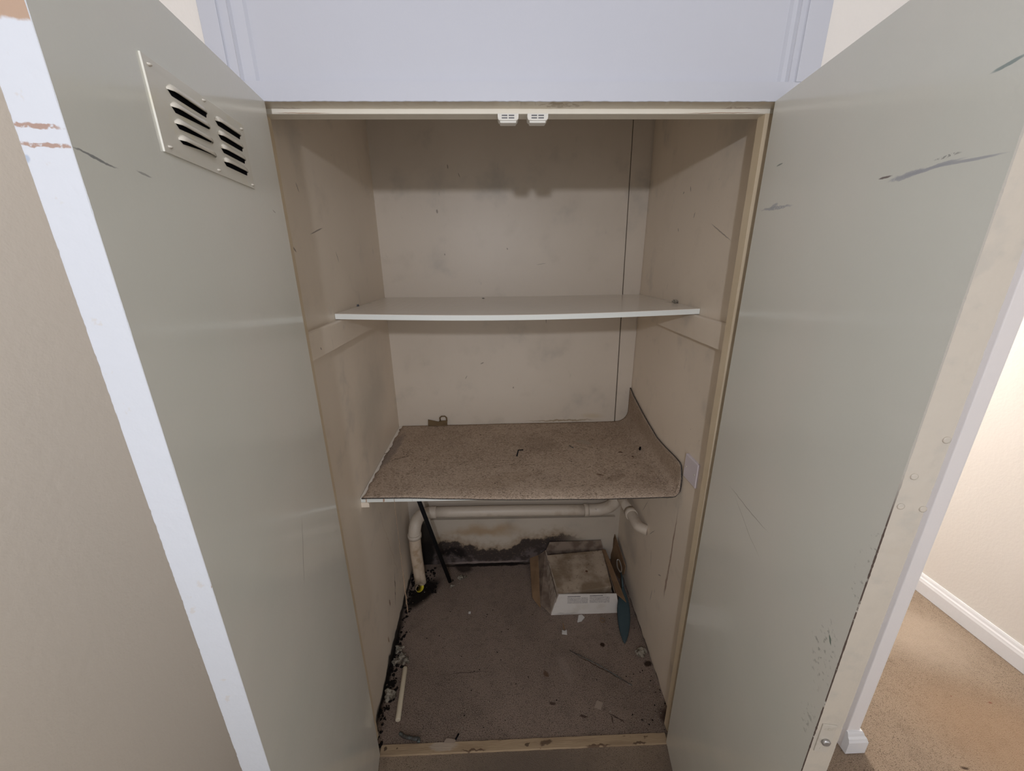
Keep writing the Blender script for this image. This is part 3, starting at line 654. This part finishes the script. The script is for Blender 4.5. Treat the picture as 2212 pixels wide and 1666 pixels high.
# brown cardboard sheet leaning on the right wall behind the box
bm = bmesh.new(); solid(bm, [(.026, .035, .0), (.042, -.06, .0), (.047, -.110, .080), (.048, -.115, .130), (.050, .105, .165), (.044, .12, .14)], (.003, 0, 0))
o = link('card_sheet', bm, m_board, None, (.49, .775, .001)); tag(o, 'brown cardboard sheet leaning on the right wall beside the box', 'cardboard')

# teal tool
t = empty('teal_scoop', (.452, .362, .004)); tag(t, 'long teal oval plastic tool leaning in the corner beside the box', 'tool')
path = [Vector((0, 0, 0)), Vector((.048, .205, .098))]
ax_ = (path[1]-path[0]); Ln = ax_.length; ax_.normalize(); sd = Vector((1, -.3, -.0)); sd = (sd - ax_*sd.dot(ax_)).normalized(); nr = ax_.cross(sd)
bm = bmesh.new(); rows = []
for i in range(25):
    f = i/24; wd = .0285*math.sin(math.pi*min(1, f*1.0))**.62 if f < .5 else .0285*(math.sin(math.pi*f)**.85) + .005*(f-.5)
    wd = max(wd, .003); c = ax_*Ln*f
    ring = [bm.verts.new(c + sd*wd*math.cos(k*math.pi/6) + nr*(.0045*math.sin(k*math.pi/6))) for k in range(12)]
    rows.append(ring)
for a, b in zip(rows, rows[1:]):
    for k in range(12): bm.faces.new((a[k], a[(k+1) % 12], b[(k+1) % 12], b[k]))
for r in (rows[0], rows[-1]): bm.faces.new(r)
link('blade', bm, m_teal, t, smooth=True)
bm = bmesh.new(); tube(bm, [ax_*Ln*.98, Vector((.052, .235, .118)), Vector((.054, .262, .125))], [.006, .0045, .004], 10); link('neck', bm, m_teal, t, smooth=True)
bm = bmesh.new(); tube(bm, smooth_path([(.054, .26, .125), (.063, .285, .135), (.060, .315, .150), (.050, .318, .148), (.045, .29, .132), (.053, .262, .124)], 5), .0028, 8); link('loop', bm, m_chrome, t, smooth=True)

# frayed thread hanging from the shelf front
bm = bmesh.new(); pts = [(.0006*math.sin(i*1.7), .0006*math.cos(i*2.3), -.0155*i) for i in range(33)]
tube(bm, pts, [.0007]*20 + [.0011, .0016, .0013, .0019, .0014, .0021, .0017, .0022, .0015, .0022, .0013, .0018, .0006], 6)
for i in range(14):
    k = 19 + i; q = pts[min(k, 32)]; tube(bm, [q, (q[0]+random.uniform(-.006,.006), q[1]+random.uniform(-.004,.004), q[2]-random.uniform(.006,.016))], .0004, 4)
o = link('frayed_thread', bm, m_thread, None, (-.419, .2655, S2-.004)); tag(o, 'thin frayed brown thread hanging from the left front of the lower shelf', 'thread')

# yellow curled scrap by the downpipe
t = empty('curled_label', (-.478, .668, .014)); t.rotation_euler = (0, -.55, -.75); tag(t, 'curled yellow and cream scrap by the foot of the left pipe', 'scrap')
bm = bmesh.new(); n = 18
for mi, (r0, r1) in enumerate(((.016, .022),)):
    A = [bm.verts.new((-.022, .0 + .012*math.cos(k*2*math.pi/n), .016 + .012*math.sin(k*2*math.pi/n))) for k in range(n)]
    B = [bm.verts.new((.026, -.006 + .022*math.cos(k*2*math.pi/n), .020 + .018*math.sin(k*2*math.pi/n))) for k in range(n)]
    for k in range(n):
        f = bm.faces.new((A[k], A[(k+1) % n], B[(k+1) % n], B[k])); f.smooth = True
        f.material_index = 1 if (k > n*.5) else 0
o = link('curl', bm, [m_creampap, m_yellow], t); md = o.modifiers.new('t', 'SOLIDIFY'); md.thickness = .001

# ivory plastic rod
a = Vector((-.4465, .100, .0095)); b = Vector((-.464, .290, .0095))
bm = bmesh.new(); d = b-a; tube(bm, [(0, 0, 0), d*.02, d*.98, d], [.008, .0095, .0095, .008], 18); o = link('plastic_rod', bm, m_tube, None, a)
tag(o, 'ivory plastic rod lying on the floor along the left wall', 'rod')
# dark iron bar near the threshold
bm = bmesh.new(); tube(bm, smooth_path([(0, 0, .006), (.02, -.012, .007), (.055, -.019, .007), (.068, -.020, .007), (.070, -.030, .007)], 4), .0058, 10); o = link('iron_bar', bm, m_iron, None, (-.430, .062, .001), smooth=True)
tag(o, 'short dark iron bar lying by the left end of the timber threshold', 'metal bar')
# small hook on the carpeted shelf
bm = bmesh.new(); tube(bm, [(0, 0, 0), (.008, .050, 0), (.028, .052, 0)], .0022, 8); o = link('hex_key', bm, m_black, None, (.002, .516, S2+.0085)); tag(o, 'black bent key lying in the middle of the carpeted shelf', 'key')
bm = bmesh.new(); tube(bm, [(0, 0, 0), (.008, .018, 0)], .004, 8); o = link('black_pellet', bm, m_black, None, (.495, .520, S2+.022)); tag(o, 'small black pellet on the curled right part of the shelf carpet', 'pellet')
bm = bmesh.new(); tube(bm, [(0, 0, 0), (.014, -.022, 0)], .0014, 6); o = link('dark_nail', bm, m_iron, None, (.225, .600, S2+.0075)); tag(o, 'thin dark nail right of the black bent key', 'nail')

# floor litter: one object each
def chip(name, pts, z, th, mat, label, cat, loc):
    bm = bmesh.new(); solid(bm, [(x, y, 0) for x, y in pts], (0, 0, th)); o = link(name, bm, mat, None, (loc[0], loc[1], z)); tag(o, label, cat); return o
chip('plaster_chip', [(-.016,-.018),(.004,-.014),(.022,.004),(.012,.018),(-.004,.016)], .001, .005, m_chipw, 'larger pale plaster chip in front of the cardboard box', 'chip', (.286, .490))
chip('plaster_chip', [(-.012,-.008),(.010,-.012),(.012,.010),(.002,.004),(-.008,.010)], .001, .004, m_chipw, 'small white torn chip below the larger pale plaster chip', 'chip', (.203, .425))
chip('paper_square', [(-.018,-.008),(.004,-.016),(.018,.006),(-.002,.016)], .001, .002, m_tan, 'pale tan paper square at the front right of the floor', 'paper', (.282, .128))
chip('wood_splinter', [(-.004,-.014),(.003,-.012),(.000,.018),(-.003,.016)], .001, .003, m_board, 'brown wood splinter above the small white torn chip', 'splinter', (.205, .452))
chip('white_fleck', [(-.005,-.004),(.005,-.005),(.006,.005),(-.004,.006)], .001, .003, m_chipw, 'tiny white fleck on the middle left of the floor', 'fleck', (-.224, .542))
bm = bmesh.new(); tube(bm, [(.011*math.cos(k*math.pi/8), .011*math.sin(k*math.pi/8), 0) for k in range(17)], .0016, 6); o = link('rubber_ring', bm, m_board, None, (.386, .478, .0025)); tag(o, 'small brown ring right of the larger plaster chip', 'ring')
bm = bmesh.new(); lump(bm, (0, 0, .010), .017, .7, 3, .7); lump(bm, (-.012, .004, .006), .009, .6, 2, .6); o = link('plaster_lump', bm, m_rubble, None, (.506, .317, .0)); tag(o, 'grey crumpled lump against the right wall on the floor', 'lump')
bm = bmesh.new(); lump(bm, (0, 0, .006), .013, .6, 3, .7); lump(bm, (.025, .004, .005), .008, .6, 2, .6); o = link('plaster_lump', bm, m_rubble, None, (-.285, .756, .0)); tag(o, 'pale plaster lump just right of the foot of the black rod', 'lump')
bm = bmesh.new(); lump(bm, (0, 0, .005), .009, .6, 2, .7); o = link('plaster_lump', bm, m_rubble, None, (-.325, .700, .0)); tag(o, 'tiny pale lump in front of the foot of the black rod', 'lump')
for (x, y, r, lb) in ((-.505, .372, .014, 'rearmost pale lump in the black dirt along the left wall'), (-.485, .340, .013, 'pale lump right of the rearmost one in the black dirt along the left wall'), (-.508, .318, .014, 'middle pale lump against the left wall in the black dirt'), (-.470, .322, .012, 'grey lump above the top of the ivory rod'), (-.498, .190, .016, 'pale lump left of the ivory rod')):
    bm = bmesh.new(); lump(bm, (0, 0, r*.5), r, .7, 3, .8); o = link('plaster_lump', bm, m_rubble, None, (x, y, 0)); tag(o, lb, 'lump')
# thin long dark stick
bm = bmesh.new(); tube(bm, [(0, 0, 0), (.11, -.068, .001), (.217, -.150, 0)], .0014, 6); o = link('thin_stick', bm, m_iron, None, (.211, .341, .0022)); tag(o, 'thin dark stick lying across the right half of the floor', 'stick')
chip('torn_paper', [(-.02,-.006),(.018,-.008),(.022,.002),(.006,.006),(-.012,.008)], .004, .002, m_tan, 'torn pale scrap on the back edge of the timber threshold', 'paper', (-.255, .034))
bm = bmesh.new(); tube(bm, [(0, 0, 0), (.010, .016, .003)], .003, 6); o = link('black_scrap', bm, m_black, None, (-.235, .036, .005)); tag(o, 'small black scrap standing on the back edge of the threshold', 'scrap')
# shelf debris
bm = bmesh.new(); lump(bm, (0, 0, .003), .0065, .7, 2, .8); o = link('paint_flake', bm, m_grey, None, (-.535, .488, S1-.001)); tag(o, 'dark grey flake at the left end of the upper shelf', 'flake')
bm = bmesh.new(); lump(bm, (0, 0, .004), .010, .6, 2, .9); o = link('plaster_crumb', bm, m_rubble, None, (.538, .452, S1-.001)); tag(o, 'brown crumb at the right end of the upper shelf', 'crumb')
bm = bmesh.new(); lump(bm, (0, 0, .002), .006, .5, 2, .6); o = link('dirt_crumb', bm, m_iron, None, (-.122, .780, S1-.006)); tag(o, 'dark crumb at the back middle of the upper shelf', 'crumb')
# grime that nobody could count
bm = bmesh.new()
for i in range(190):
    y = random.uniform(.03, .80); k = random.random()
    x = wx_l(y) + .006 + abs(random.gauss(0, .020))*(1.0 if y > .1 else .6)
    lump(bm, (x, y, .002), random.uniform(.002, .009), .5, 1, .6)
for i in range(60):
    lump(bm, (random.uniform(-.53, -.40), random.uniform(.66, .84), .002), random.uniform(.003, .010), .5, 1, .6)
o = link('wall_edge_dirt', bm, m_dirt); tag(o, 'black crumbly dirt along the foot of the left wall', 'dirt', None, 'stuff')
bm = bmesh.new()
for i in range(420):
    lump(bm, (random.uniform(-.46, .52), random.uniform(.04, .80), .0012), random.choice((.0008, .001, .0012, .0016, .0024)), .6, 1, .6, random.choice((0, 0, 1)))
for i in range(60):
    lump(bm, (random.uniform(.38, .54), random.uniform(.04, .25), .0012), random.choice((.0012, .002, .0028)), .6, 1, .6, random.choice((0, 1)))
o = link('floor_grit', bm, [m_rubble, m_dirt]); tag(o, 'fine pale grit scattered over the closet carpet', 'grit', None, 'stuff')
bm = bmesh.new()
for i in range(260):
    lump(bm, (random.uniform(-.48, .46), random.uniform(.28, .83), S2+.0068), random.choice((.0007, .001, .0013, .0018)), .6, 1, .6, random.choice((0, 1, 1)))
o = link('shelf_grit', bm, [m_rubble, m_dirt]); tag(o, 'fine grit scattered over the shelf carpet', 'grit', None, 'stuff')
